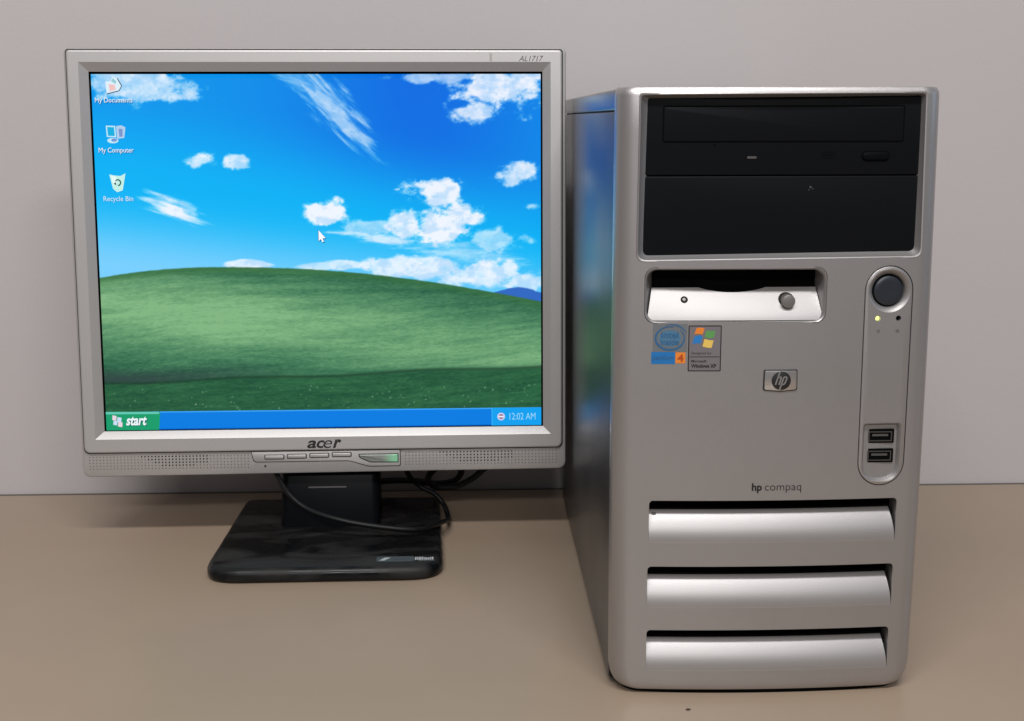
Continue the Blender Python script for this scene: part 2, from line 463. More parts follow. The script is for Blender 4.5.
bm = bmesh.new()   # dished ring round the power button
loft(bm, [ring3(circ(*PB, .0121, n=56), lambda x: yc(x, -0.0003)), ring3(circ(*PB, .0114, n=56), lambda x: yc(x, 0.0)), ring3(circ(*PB, .0096, n=56), lambda x: yc(x, .0016)),
          ring3(circ(*PB, .0089, n=56), lambda x: yc(x, .0034)), ring3(circ(*PB, .0088, n=56), lambda x: yc(x, .006))], cap0=False, cap1=False)
dish = finish(bm, 'button_ring', M['silver_smooth'], cp)
bm = bmesh.new()
rad = [.0001, .003, .0055, .0072, .0080, .0082, .0082]; dep = [.0002, .0001, 0, .0001, .0006, .0014, .004]
loft(bm, [ring3(circ(*PB, r, n=48), (lambda d: (lambda x: yc(x, .0014 + d)))(d)) for r, d in zip(rad, dep)])
finish(bm, 'power_button', M['button_blue'], cp)
bm = bmesh.new(); flat(bm, circ(*PB, .0089, n=40), -0.0068); finish(bm, 'button_gap', M['void'], cp, smooth=False)
bm = bmesh.new(); loft(bm, [ring3(circ(.0567, .2180, .0002, n=20), lambda x: yc(x, .0001)), ring3(circ(.0567, .2180, .0009, n=20), lambda x: yc(x, .0003)), ring3(circ(.0567, .2180, .0013, n=20), lambda x: yc(x, .0012))])
finish(bm, 'power_light', M['led_on'], cp)
bm = bmesh.new(); flat(bm, circ(.0683, .2180, .0014, n=20), -0.0098); finish(bm, 'disk_light', M['void'], cp, smooth=False)
bm = bmesh.new()
stroke(bm, [(.0572 + .0007 * math.cos(a), .2110 + .0007 * math.sin(a)) for a in [math.radians(120 + 30 * k) for k in range(11)]], .0002, yc(.057, -.00045), 0)
stroke(bm, [(.0572, .2110), (.0572, .2120)], .0002, yc(.057, -.00045), 0)
stroke(bm, [(.0680 + .0008 * math.cos(a), .2113 + .0003 * math.sin(a)) for a in [math.radians(30 * k) for k in range(13)]], .0002, yc(.068, -.00045), 0)
stroke(bm, [(.0672, .2113), (.0672, .2102), (.0688, .2102), (.0688, .2113)], .0002, yc(.068, -.00045), 0)
finish(bm, 'light_symbols', M['ink_soft'], cp, smooth=False)
bm = bmesh.new()   # port recess
loft(bm, [ring3(shrink(port, -.0003), lambda x: yc(x, -.0004)), ring3(shrink(port, .0004), lambda x: yc(x, .0003)), ring3(shrink(port, .0013), lambda x: yc(x, .0022)), ring3(shrink(port, .0015), lambda x: yc(x, .0026))], cap0=False)
rec = finish(bm, 'port_recess', M['silver_smooth'], cp)
for cz in (.1512, .1400):
    bm = bmesh.new(); cx = .0620; y0 = yc(cx, .0022)
    plate(bm, rr(cx - .0080, cx + .0080, cz - .0040, cz + .0040, .0006, 3), y0, y0 + .0004, mi=0)
    for (a, b, c, d) in ((cx - .0066, cx + .0066, cz + .0022, cz + .0028), (cx - .0066, cx + .0066, cz - .0029, cz - .0023), (cx - .0066, cx - .0060, cz - .0023, cz + .0022), (cx + .0060, cx + .0066, cz - .0023, cz + .0022)):
        plate(bm, rr(a, b, c, d, .0001, 1), y0 - .0008, y0 - .0001, mi=1)
    plate(bm, rr(cx - .0045, cx + .0045, cz + .0000, cz + .0012, .0001, 1), y0 - .0005, y0 - .0001, mi=2)
    u = finish(bm, 'usb_port', [M['void'], M['usb_metal'], M['ink_soft']], cp)

# maker's badge
bm = bmesh.new(); by = yf(.004)
bout = poly_round([(-.0058, .1788), (.0037, .1779), (.0132, .1788), (.0130, .1903), (-.0056, .1903)], [.0012, .003, .0012, .0008, .0008])
plate(bm, bout, by - .0007, by + .0012, .0003)
bd_ = finish(bm, 'maker_badge', M['ink'], T)
bm = bmesh.new(); plate(bm, shrink(bout, .0006), by - .0010, by - .0006, .0001); finish(bm, 'badge_plate', M['chrome'], bd_)
bm = bmesh.new(); cx, cz = .0040, .1843
plate(bm, circ(cx, cz, .0053, .0052), by - .0014, by - .0009, .0001)
finish(bm, 'badge_disc', M['ink'], bd_)
def hp(bm, cx, cz, s, y):
    sh = 0.32
    def q(x, z): return (cx + (x + z * sh) * s, cz + z * s)
    w = .17 * s
    L = [[(-.42, -.45), (-.42, 1.02)], [(-.42, .22), (-.30, .40), (-.12, .43), (-.02, .30), (-.02, .1), (-.02, -.45)],
         [(.24, .43), (.24, -1.02)], [(.24, .43), (.48, .43), (.60, .34), (.62, 0), (.58, -.32), (.46, -.42), (.24, -.42)]]
    for l in L: stroke(bm, [q(*p) for p in l], w, y, 0)
bm = bmesh.new(); hp(bm, cx - .00045, cz, .0049, by - .00155); finish(bm, 'badge_letters', M['chrome'], bd_, smooth=False)
bm = bmesh.new()
text_bm(bm, 'hp', -.0101, -.0044, .1201, .1259, yf(-.007) - .00012, bold=0.035)
text_bm(bm, 'compaq', -.0028, .0177, .1201, .1245, yf(.008) - .00012, bold=-0.008)
for v in bm.verts: v.co.y = yf(v.co.x) - .00015
finish(bm, 'model_lettering', M['ink'], T, smooth=False)

# stickers
def bent(bm, d):
    for v in bm.verts: v.co.y = yf(v.co.x) - d - (v.co.y)
def sticker(name, items, parent, mats):
    bm = bmesh.new()
    for fn in items: fn(bm)
    for v in bm.verts: v.co.y = yf(v.co.x) - .00012 + v.co.y
    return finish(bm, name, mats, parent, smooth=False, fix=False)
iy = lambda k: -0.00006 * k
def intel(bm):
    flat(bm, rr(-.0667, -.0480, .2000, .2157, .0003, 2), 0, 0)
    flat(bm, rr(-.0674, -.0545, .1936, .2003, .0002, 2), iy(1), 1)
    flat(bm, rr(-.0542, -.0488, .1940, .2001, .0002, 2), iy(1), 2)
    c = (-.0574, .2079)
    stroke(bm, [(c[0] + .0078 * math.cos(a), c[1] + .0064 * math.sin(a)) for a in [math.radians(75 + 10 * k) for k in range(34)]],
           [.0004 + .0009 * math.sin(math.pi * k / 33) for k in range(34)], iy(2), 0, mi=3)
    stroke(bm, [(c[0] + .0004 + .0089 * math.cos(a), c[1] + .0005 + .0071 * math.sin(a)) for a in [math.radians(20 + 8 * k) for k in range(12)]],
           [.0002 + .0006 * math.sin(math.pi * k / 11) for k in range(12)], iy(2), 0, mi=3)
    flat(bm, circ(c[0], c[1], .0060, .0046), iy(1), 4)
    text_bm(bm, 'intel', -.0622, -.0528, .2080, .2116, iy(3), bold=.02, mi=3)
    text_bm(bm, 'inside', -.0624, -.0526, .2042, .2074, iy(3), bold=.02, mi=3)
    text_bm(bm, 'pentium', -.0666, -.0553, .1950, .1985, iy(3), bold=.01, mi=3)
    text_bm(bm, '4', -.0531, -.0498, .1950, .1990, iy(3), bold=.03, mi=5)
sticker('processor_sticker', [intel], T, [M['sticker_grey'], M['blue_fill'], M['orange'], M['blue_ink'], mat('pale_blue_print', rgb(84, 128, 160), .4, .3), M['orange_dark']])
def win(bm):
    flat(bm, rr(-.0474, -.0293, .1895, .2150, .0006, 3), 0, 0)
    flat(bm, rr(-.0468, -.0299, .1901, .2144, .0003, 3), iy(1), 1)
    def wave(x0, x1, z0, z1, mi):
        n = 8; top = []; bot = []
        for k in range(n + 1):
            t = k / n; x = x0 + (x1 - x0) * t; wv = .0006 * math.sin((x + .045) / .0105 * math.pi * 1.6)
            top.append((x + .0005, z1 + wv)); bot.append((x - .0005, z0 + wv))
        flat(bm, top + bot[::-1], iy(2), mi)
    wave(-.0436, -.0392, .2098, .2132, 2); wave(-.0381, -.0331, .2086, .2125, 3)
    wave(-.0446, -.0402, .2046, .2088, 4); wave(-.0391, -.0341, .2032, .2074, 5)
    text_bm(bm, 'Designed for', -.0456, -.0345, .1986, .2004, iy(2), mi=0)
    flat(bm, rr(-.0466, -.0301, .1974, .1978, .0001, 1), iy(2), 0)
    text_bm(bm, 'Microsoft', -.0456, -.0372, .1945, .1960, iy(2), mi=0, bold=.02)
    text_bm(bm, 'Windows XP', -.0456, -.0318, .1915, .1936, iy(2), mi=0, bold=.04)
sticker('software_sticker', [win], T, [M['ink'], M['sticker_plum'], M['orange'], M['green_print'], M['sky_print'], M['yellow']])

# case body behind the bezel
bm = bmesh.new(); box(bm, -.0866, .0866, .0028, .366, .004, .3400, .001); finish(bm, 'case_shell', M['dark_line'], T)
bm = bmesh.new(); box(bm, -.0874, .0874, .0026, .3672, .3302, .3416, .0016, 3); finish(bm, 'top_cover', M['cover_metal'], T)
for sx in (-1, 1):
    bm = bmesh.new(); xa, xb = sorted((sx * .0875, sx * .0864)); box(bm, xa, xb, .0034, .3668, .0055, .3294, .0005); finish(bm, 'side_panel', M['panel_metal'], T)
bm = bmesh.new()
pf = [(x * .915, (y + .0026 + .003 * (x / .0875) ** 4 if y < 0 else .33)) for x, y in plan()]
loft(bm, [[(x, y, 0.0) for x, y in pf], [(x * 1.002, y, .0030) for x, y in pf]]); finish(bm, 'base_foot', M['void'], T)
# rear handle that just shows over the top
bm = bmesh.new(); box(bm, .058, .070, .150, .160, .3414, .3432, .0006); finish(bm, 'cover_latch', M['dark_line'], T)

# ------------------------------------------------------------------ monitor
D = thing('computer_monitor', 'silver flat screen monitor showing a desktop, on a black stand left of the tower', 'monitor', (-0.1131, 0.9985, 0), 0.01334)
TL = 0.05643
XF = Matrix.Translation((0, 0, 0.2246)) @ Matrix.Rotation(-TL, 4, 'X')   # panel frame: x right, z up along the panel, y away
def dfin(bm, name, m, parent=D, **k): return finish(bm, name, m, parent, xf=XF, **k)

# rear shell with the speaker strip along the bottom
bo = rr(-.1870, .1878, -.1696, .1542, (.0058, .0058, .0042, .0042), 6)
bo = [(x, z - (.0008 - .0008 * x / .187 if z < 0 else 0)) for x, z in bo]
bm = bmesh.new()
loft(bm, [ring3(rr(-.1765, .1765, -.1440, .1445, .0003, 6), .0010), ring3(rr(-.1765, .1765, -.1440, .1445, .0003, 6), -.0059), ring3(shrink(bo, .0016), -.0060), ring3(shrink(bo, .0006), -.0054), ring3(bo, -.0040), ring3(bo, .010), ring3(shrink(bo, .004), .016), ring3(shrink(bo, .03), .030), ring3(shrink(bo, .055), .045), ring3(shrink(bo, .06), .047)], cap0=False)
shell = dfin(bm, 'rear_shell', M['mon_body'])
# front bezel: flat frame with sloping inner faces
fo = rr(-.1843, .1843, -.1516, .1522, (.0042, .0042, .0022, .0022), 6)
op = rr(-.1752, .1755, -.1408, .1432, .0003, 6)
inn = rr(-.1693, .1699, -.1355, .1368, .0002, 6)
bm = bmesh.new()
loft(bm, [ring3(fo, -.0060), ring3(fo, -.0078), ring3(shrink(fo, .0003), -.0085), ring3(shrink(fo, .0010), -.0088), ring3(shrink(fo, .0014), -.0088), ring3(shrink(op, -.0006), -.0088), ring3(shrink(op, -.0003), -.0088), ring3(op, -.0086), ring3(shrink(op, .0003), -.0084), ring3(inn, -.0046)], cap0=False, cap1=False)
fbz = dfin(bm, 'front_bezel', M['mon_silver'], angle=25)
bm = bmesh.new()   # dark joint between bezel and shell
closed_line(bm, shrink(fo, -.0011), .002, -.00612); dfin(bm, 'bezel_joint', mat('soft_seam', (.07, .068, .065, 1), .7, spec=.1), parent=fbz, smooth=False)
bm = bmesh.new()
# light smudge near the top right of the frame
flat(bm, rr(.1298, .1316, .1440, .1500, .0004, 2), -.00886); dfin(bm, 'smudge', mat('smudge_grey', (0.33, .32, .30, 1), .5, .45), parent=fbz, smooth=False)
bm = bmesh.new(); text_bm(bm, 'AL1717', .1519, .1703, .1440, .1480, -.00892, shear=.3); dfin(bm, 'model_lettering', M['ink_soft'], parent=fbz, smooth=False)
bm = bmesh.new()   # the maker's italic word
y = -.00895; zA, zB = -.1500, -.1438
text_bm(bm, 'a', -.0137, -.0066, zA, zB, y, shear=.25, bold=.022)
text_bm(bm, 'c', -.0064, -.0002, zA, zB, y, shear=.25, bold=.022)
text_bm(bm, 'e', -.0012, .0056, zA, zB, y - .00005, shear=.25, bold=-.004)
text_bm(bm, 'r', .0060, .0128, zA, zB + .0006, y, shear=.35, bold=.04)
dfin(bm, 'maker_lettering', M['ink'], parent=fbz, smooth=False)

# speaker grilles
for side, (xa, xb, ncol, dark) in enumerate(((-.1812, -.0598, 47, (17, 34)), (.0622, .1800, 45, (12, 31)))):
    bm = bmesh.new()
    for r in range(5):
        for c in range(ncol):
            x = xa + (xb - xa) * c / (ncol - 1); z = -.1552 - r * .00235 + (.0003 if side else -.0002)
            d = dark[0] - 2 + r * 2 <= c <= dark[1] - (r > 2) * 4 and r < 4
            flat(bm, circ(x, z, .00062 if d else .0005, n=6), -.00612, 0 if d else 1)
    g = dfin(bm, 'speaker_grille', [M['grille_dot'], M['grille_dimple']], smooth=False)
# button panel
def bpanel(d):
    return poly_round([(-.0572 - d, -.1528), (-.0552 - d, -.1606 - d), (.0186 - d * .3, -.1604 - d), (.0335 - d * .3, -.1652 - d), (.0578 + d, -.1650 - d), (.0578 + d, -.1528)], [.0005, .0025, .003, .003, .0015, .0005])
bm = bmesh.new(); plate(bm, bpanel(.0005), -.00622, -.0058); bp0 = dfin(bm, 'panel_joint', M['dark_line'])
bm = bmesh.new(); plate(bm, bpanel(0), -.00690, -.0059, .0003); bp1 = dfin(bm, 'button_panel', M['mon_silver']); bp0.parent = bp1
for k in range(4):
    xa = -.0472 + k * .01735
    bm = bmesh.new(); za, zb = -.1588 + k * .0004, -.1550 + k * .0004
    plate(bm, rr(xa, xa + .0155, za, zb, .0009, 3), -.00700, -.0065, 0, 0); plate(bm, rr(xa + .0006, xa + .0149, za + .0006, zb - .0005, .0006, 3), -.0080, -.0066, .0005, 1)
    dfin(bm, 'menu_button', [M['dark_line'], M['mon_silver']], parent=bp1)
def pwr(d): return poly_round([(.0255 + d, -.1553 - d), (.0258 + d, -.1582 + d), (.0345 + d * .5, -.1622 + d), (.0566 - d, -.1624 + d), (.0566 - d, -.1553 - d)], [.0008, .0015, .0015, .0006, .0006])
def glow():
    m = mat('lit_power_strip', (0.30, .32, .30, 1), .35, .3)
    nt = m.node_tree; b = nt.nodes['Principled BSDF']; tc = nt.nodes['Texture Coordinate']
    sp = nt.nodes.new('ShaderNodeSeparateXYZ'); nt.links.new(tc.outputs['Object'], sp.inputs[0])
    mr = nt.nodes.new('ShaderNodeMapRange'); mr.interpolation_type = 'SMOOTHSTEP'
    mr.inputs['From Min'].default_value = .043; mr.inputs['From Max'].default_value = .055; mr.inputs['To Max'].default_value = .26
    nt.links.new(sp.outputs['X'], mr.inputs['Value']); nt.links.new(mr.outputs['Result'], b.inputs['Emission Strength'])
    b.inputs['Emission Color'].default_value = (0.05, .95, .35, 1)
    return m
bm = bmesh.new(); plate(bm, pwr(0), -.0070, -.0065, 0, 0); plate(bm, pwr(.0006), -.0080, -.0066, .0005, 1); dfin(bm, 'power_button', [M['dark_line'], glow()], parent=bp1)
bm = bmesh.new(); flat(bm, circ(-.0468, -.1642, .0008, n=16), -.00612); dfin(bm, 'microphone_hole', M['void'], parent=shell, smooth=False)

# ---- the lit screen: a picture generated point by point, given off as light
W_, H_ = 620, 496
def vnoise(x, y, seed):
    rs = np.random.RandomState(seed); T_ = rs.rand(64, 64)
    xi = np.floor(x).astype(int); yi = np.floor(y).astype(int); fx = x - xi; fy = y - yi
    fx = fx * fx * (3 - 2 * fx); fy = fy * fy * (3 - 2 * fy)
    a = T_[yi % 64, xi % 64]; b = T_[yi % 64, (xi + 1) % 64]; c = T_[(yi + 1) % 64, xi % 64]; d = T_[(yi + 1) % 64, (xi + 1) % 64]
    return (a * (1 - fx) + b * fx) * (1 - fy) + (c * (1 - fx) + d * fx) * fy
def fbm(x, y, seed, o=5, g=.5):
    s = 0; a = 1; t = 0
    for k in range(o):
        s = s + a * vnoise(x * 2 ** k, y * 2 ** k, seed + k); t += a; a *= g
    return s / t
def ss(a, b, x):
    t = np.clip((x - a) / (b - a), 0, 1); return t * t * (3 - 2 * t)
def picture():
    U, V = np.meshgrid(np.linspace(0, 450, W_), np.linspace(0, 352, H_))      # V runs down
    def c3(r, g, b): return np.array([r, g, b], float)
    def mixc(A, B, t): return A * (1 - t[..., None]) + B * t[..., None]
    # sky
    t = ss(0, 215, V)
    top = mixc(np.broadcast_to(c3(0, 148, 236), U.shape + (3,)), np.broadcast_to(c3(0, 108, 226), U.shape + (3,)), np.clip(np.exp(-((U - 330) / 130) ** 2) * (1 - .5 * t), 0, 1))
    sky = mixc(top, np.broadcast_to(c3(0, 178, 246), U.shape + (3,)), ss(30, 130, V + (180 - U) * .18))
    sky = mixc(sky, np.broadcast_to(c3(142, 212, 255), U.shape + (3,)), ss(110, 200, V + (100 - U) * .12) * .85)
    # clouds: soft noise inside loose patches
    n1 = fbm(U / 22, V / 15, 11, 7, .62); n2 = fbm(U / 60 + 7, V / 14 + 3, 40, 5)
    def wisp(cx, cy, rx, ry, s, rot, seed):
        nonlocal cl
        a = math.radians(rot); dx = (U - cx) * math.cos(a) + (V - cy) * math.sin(a); dy = -(U - cx) * math.sin(a) + (V - cy) * math.cos(a)
        w1 = fbm(dx / 30 + 5, dy / 4.5 + dx / 40 + 9, seed, 6, .6); d = np.sqrt((dx / rx) ** 2 + (dy / ry) ** 2)
        cl = np.maximum(cl, ss(0, .8, (1 - d) * 1.1 + (w1 - .5) * 1.6 - .05) * s)
    cl = np.zeros_like(U); n3 = fbm(U / 9, V / 6, 130, 4, .6)
    def puff(cx, cy, rx, ry, s=1., rot=0., n=n1, soft=.5):
        nonlocal cl
        a = math.radians(rot); dx = (U - cx) * math.cos(a) + (V - cy) * math.sin(a); dy = -(U - cx) * math.sin(a) + (V - cy) * math.cos(a)
        d = np.sqrt((dx / rx) ** 2 + (dy / ry) ** 2)
        m = ss(0, soft, (1 - d) * 1.0 + (n - .5) * 1.9 + .12) * s * (.86 + .4 * (n3 - .3))
        cl = np.maximum(cl, m)
    puff(38, 4, 66, 20, .85, 14); puff(20, 0, 40, 12, .8)
    wisp(238, 30, 62, 22, .72, 48, 201); wisp(262, 58, 46, 11, .62, 44, 211); wisp(205, 6, 46, 14, .45, 25, 221)
    puff(412, 12, 52, 26, .95); puff(388, 38, 24, 15, .9); puff(350, 3, 50, 7, .7)
    puff(430, 96, 22, 12, .9); puff(108, 84, 15, 7, .95); puff(140, 84, 12, 7, .9)
    wisp(76, 130, 40, 13, .95, 24, 231); puff(88, 134, 14, 8, .6)
    puff(229, 138, 27, 15, 1.1); puff(270, 150, 34, 9, .7); puff(344, 117, 31, 13, 1.05); puff(310, 147, 17, 15, 1.); puff(360, 147, 36, 21, 1.1); puff(400, 160, 32, 14, .7); puff(440, 130, 9, 5, .7); puff(246, 187, 26, 4.5, .8)
    puff(150, 186, 24, 5, .85, 0, n2, .3); puff(226, 188, 26, 4, .7, 0, n2, .3); puff(290, 186, 32, 8, .9); puff(330, 192, 50, 11, .9); puff(390, 198, 55, 14, .9); puff(435, 205, 30, 10, .85); wisp(292, 162, 60, 7, .8, 9, 241); wisp(370, 176, 70, 12, .6, 6, 251)
    shade = fbm(U / 12 + 3, V / 8 + 9, 80, 5, .6)
    cc = mixc(np.broadcast_to(c3(206, 228, 252), U.shape + (3,)), np.broadcast_to(c3(248, 248, 255), U.shape + (3,)), ss(.35, .6, shade))
    img = mixc(sky, cc, np.clip(cl, 0, .96))
    # far blue ridge
    ridge = 219 - 7 * np.exp(-((U - 425) / 22.) ** 2) - 2 * fbm(U / 7, V * 0, 5)
    img = mixc(img, np.broadcast_to(c3(48, 104, 196), U.shape + (3,)), ss(-.5, .8, V - ridge) * (U > 385))
    # green slope
    hill = 188 + 34 * ((U - 115) / 335.) ** 2 * (U > 115) + 10 * ((115 - U) / 115.) ** 2 * (U <= 115) + 3 * np.sin(U / 95.) * 0
    hill = hill + ss(200, 450, U) * 3 + .6 * fbm(U / 5, V * 0, 9)
    Vs = V + .05 * U + 3 * np.sin(U / 60.); g = .6 * fbm(U / 38, Vs / 3.0, 21, 6, .62) + .4 * fbm(U / 70, Vs / 7, 91, 4); gf = fbm(U / 4.2, Vs / .9, 60, 3, .7)
    light = np.exp(-((V - 228 - 0.085 * U) / (46. - 14 * U / 450)) ** 2) * (.62 + .38 * np.exp(-((U - 110) / 190.) ** 2))
    light = light + .35 * np.exp(-((V - 285) / 13.) ** 2) * ss(150, 380, U)
    base = mixc(np.broadcast_to(c3(34, 92, 66), U.shape + (3,)), np.broadcast_to(c3(130, 182, 130), U.shape + (3,)), np.clip(light * 1.0 + (g - .5) * .75 + (gf - .5) * .42, 0, 1))
    base = mixc(base, np.broadcast_to(c3(58, 112, 62), U.shape + (3,)), ss(10, 0, V - hill) * .7)
    line = 304 - 13 * (U / 450.) ** 1.2 + 1.2 * np.sin(U / 30.)
    fore = mixc(np.broadcast_to(c3(26, 78, 54), U.shape + (3,)), np.broadcast_to(c3(62, 122, 76), U.shape + (3,)), np.clip(.35 + (g - .5) * 1.1 + (gf - .5) * .8, 0, 1))
    base = mixc(base, np.broadcast_to(c3(52, 62, 66), U.shape + (3,)), ss(19, 3, line - V + 8 * (gf - .5)) * ss(230, 10, U) * ss(-1, 2, line - V) * .7)
    base = mixc(base, fore, ss(-3, 3, V - line + 3 * (gf - .5)))
    base = base * (1 - .3 * np.exp(-((V - line) / 1.4) ** 2) * (.4 + g))[..., None]
    img = mixc(img, base, ss(-.6, .8, V - hill))
    rs = np.random.RandomState(3)
    for k in range(90):
        fx = rs.uniform(8, 445); fy = rs.uniform(309, 333); r = rs.uniform(.5, 1.1)
        m = np.clip(1.2 - np.hypot(U - fx, (V - fy)) / r, 0, 1) * rs.uniform(.25, .6)
        img = mixc(img, np.broadcast_to(c3(190, 215, 190), U.shape + (3,)), np.clip(m, 0, 1))
    return np.clip(img / 255., 0, 1)
img = picture()
linv = np.where(img <= .04045, img / 12.92, ((img + .055) / 1.055) ** 2.4)
X0, X1, Z0, Z1 = -.1689, .1688, -.1355, .1354
xs = np.linspace(X0, X1, W_); zs = np.linspace(Z1, Z0, H_)
co = np.zeros((H_, W_, 3)); co[..., 0] = xs[None, :]; co[..., 2] = zs[:, None]; co[..., 1] = 0.0
XFn = np.array(XF); co = co.reshape(-1, 3) @ XFn[:3, :3].T + XFn[:3, 3]
idx = np.arange(H_ * W_).reshape(H_, W_)
q = np.stack([idx[1:, :-1], idx[1:, 1:], idx[:-1, 1:], idx[:-1, :-1]], -1).reshape(-1, 4)
me = bpy.data.meshes.new('screen'); me.vertices.add(len(co)); me.vertices.foreach_set('co', co.ravel().astype(np.float32))
me.loops.add(q.size); me.loops.foreach_set('vertex_index', q.ravel().astype(np.int32))
me.polygons.add(len(q)); me.polygons.foreach_set('loop_start', np.arange(0, q.size, 4, dtype=np.int32))
me.update(calc_edges=True); me.validate()
at = me.color_attributes.new('picture', 'FLOAT_COLOR', 'POINT')
rgba = np.ones((H_ * W_, 4), np.float32); rgba[:, :3] = linv.reshape(-1, 3); at.data.foreach_set('color', rgba.ravel())
SCR = 1.0
def screen_mat(name, col=None, k=1.0):
    m = bpy.data.materials.new(name); m.use_nodes = True; nt = m.node_tree; b = nt.nodes['Principled BSDF']
    b.inputs['Base Color'].default_value = (.004, .004, .005, 1); b.inputs['Roughness'].default_value = .6
    b.inputs['Specular IOR Level'].default_value = .06; b.inputs['Emission Strength'].default_value = SCR * k
    if col is None:
        a = nt.nodes.new('ShaderNodeAttribute'); a.attribute_name = 'picture'; nt.links.new(a.outputs['Color'], b.inputs['Emission Color'])
    else: b.inputs['Emission Color'].default_value = col
    return m
scr = link('screen', me, screen_mat('lit_screen'), D, smooth=False)
bm = bmesh.new(); plate(bm, rr(-.1720, .1720, -.1378, .1384, .0002, 2), .0004, .0012); loft(bm, [ring3(shrink(inn, -.0001), -.0045), ring3(shrink(inn, -.0006), .0006)], cap0=False, cap1=False); dfin(bm, 'screen_border', M['void'])

def E(r, g, b): return screen_mat('lit_%d_%d_%d' % (r, g, b), rgb(r, g, b))
WHT = E(240, 248, 255); SHD = E(8, 70, 130)
def sfin(bm, name, mats): return finish(bm, name, mats, scr, xf=XF, smooth=False, fix=False)
y1, y2, y3, y4, y5 = -.00015, -.00025, -.00035, -.00045, -.00055
# taskbar with its light top edge
bm = bmesh.new()
flat(bm, [(X0, Z0), (X1, Z0), (X1, -.1216), (X0, -.1212)], y1, 0)
flat(bm, [(X0, -.1220), (X1, -.1224), (X1, -.1214), (X0, -.1210)], y2, 1)
flat(bm, [(X0, Z0), (X1, Z0), (X1, Z0 + .0008), (X0, Z0 + .0008)], y2, 2)
sfin(bm, 'taskbar', [E(0, 124, 226), E(58, 160, 245), E(0, 84, 170)])
bm = bmesh.new()
flat(bm, poly_round([(X0, Z0), (-.1285, Z0), (-.1272, -.1212), (X0, -.1208)], [.0001, .0012, .0012, .0001]), y3, 0)
flat(bm, [(X0, -.1228), (-.1280, -.1230), (-.1282, -.1213), (X0, -.1210)], y4, 1)
for (a, b, c, d, mi) in ((-.1642, -.1612, -.1272, -.1236, 2), (-.1606, -.1574, -.1290, -.1250, 3), (-.1636, -.1606, -.1310, -.1276, 3), (-.1600, -.1568, -.1324, -.1288, 2)):
    flat(bm, [(a, c), (b, c - .0006), (b + .0004, d - .0006), (a + .0004, d)], y4, mi)
text_bm(bm, 'start', -.1532, -.1372, -.1323, -.1252, y4, shear=.25, bold=.045, mi=5)
text_bm(bm, 'start', -.1537, -.1377, -.1318, -.1247, y5, shear=.25, bold=.03, mi=4)
sfin(bm, 'start_button', [E(24, 156, 108), E(100, 200, 180), E(236, 214, 226), E(200, 222, 244), WHT, E(10, 96, 84)])
bm = bmesh.new()
flat(bm, [(.1300, Z0), (X1, Z0), (X1, -.1216), (.1300, -.1216)], y3, 0)
flat(bm, [(.1298, Z0), (.1303, Z0), (.1303, -.1216), (.1298, -.1216)], y4, 1)
flat(bm, circ(.1372, -.1284, .0031, n=18), y4, 2); flat(bm, circ(.1372, -.1284, .0019, n=18), y5, 3)
flat(bm, rr(.1352, .1392, -.1290, -.1278, .0002, 1), y5 - .0001, 4)
text_bm(bm, '12:02 AM', .1438, .1642, -.1310, -.1256, y5, mi=5)
sfin(bm, 'clock_tray', [E(14, 160, 240), E(60, 190, 250), E(196, 206, 236), E(150, 90, 130), E(240, 240, 250), E(150, 216, 250)])
# desktop icons
def label(bm, s, x0, x1, z0, z1, a, b):
    z0 += .0006; z1 -= .0002; x0 += .0006; x1 -= .0006
    text_bm(bm, s, x0 + .0005, x1 + .0005, z0 - .0006, z1 - .0006, y2, mi=b); text_bm(bm, s, x0, x1, z0, z1, y3, mi=a)
bm = bmesh.new()
flat(bm, [(-.1584, .1300), (-.1576, .1210), (-.1486, .1234), (-.1466, .1268), (-.1496, .1322), (-.1526, .1336), (-.1546, .1302)], y2, 0)
flat(bm, [(-.1560, .1280), (-.1552, .1226), (-.1508, .1240), (-.1514, .1276)], y3, 1)
flat(bm, [(-.1540, .1300), (-.1526, .1326), (-.1500, .1300), (-.1508, .1282)], y3, 2)
stroke(bm, [(-.1575, .1208), (-.1484, .1231), (-.1463, .1267), (-.1493, .1324)], .0007, y4, 0, mi=3)
label(bm, 'My Documents', -.1672, -.1382, .1128, .1182, 4, 5)
sfin(bm, 'documents_icon', [E(222, 240, 250), E(242, 196, 196), E(150, 205, 215), E(30, 66, 96), WHT, SHD])
bm = bmesh.new()
flat(bm, [(-.1594, .0974), (-.1590, .0890), (-.1520, .0886), (-.1524, .0972)], y2, 0)
flat(bm, [(-.1584, .0964), (-.1580, .0898), (-.1530, .0896), (-.1533, .0962)], y3, 1)
flat(bm, [(-.1518, .0970), (-.1514, .0876), (-.1460, .0882), (-.1448, .0960), (-.1478, .0976)], y2, 2)
flat(bm, [(-.1500, .0950), (-.1496, .0890), (-.1472, .0892), (-.1470, .0950)], y3, 3)
flat(bm, circ(-.1546, .0862, .0042, .0020, 18), y2, 0)
flat(bm, circ(-.1536, .0866, .0022, .0012, 14), y3, 3)
label(bm, 'My Computer', -.1660, -.1388, .0756, .0812, 4, 5)
sfin(bm, 'computer_icon', [E(190, 232, 250), E(20, 176, 226), E(176, 208, 236), E(120, 150, 206), WHT, SHD])
bm = bmesh.new()
flat(bm, [(-.1584, .0610), (-.1560, .0502), (-.1530, .0476), (-.1488, .0490), (-.1462, .0618), (-.1500, .0598), (-.1546, .0602)], y2, 0)
flat(bm, [(-.1572, .0600), (-.1556, .0530), (-.1530, .0540), (-.1534, .0594)], y3, 3)
stroke(bm, [(-.1522 + .0021 * math.cos(a), .0548 + .0022 * math.sin(a)) for a in [math.radians(150 - 30 * k) for k in range(9)]], .0010, y3, 0, mi=1)
flat(bm, [(-.1554, .0540), (-.1534, .0528), (-.1536, .0552)], y4, 1)
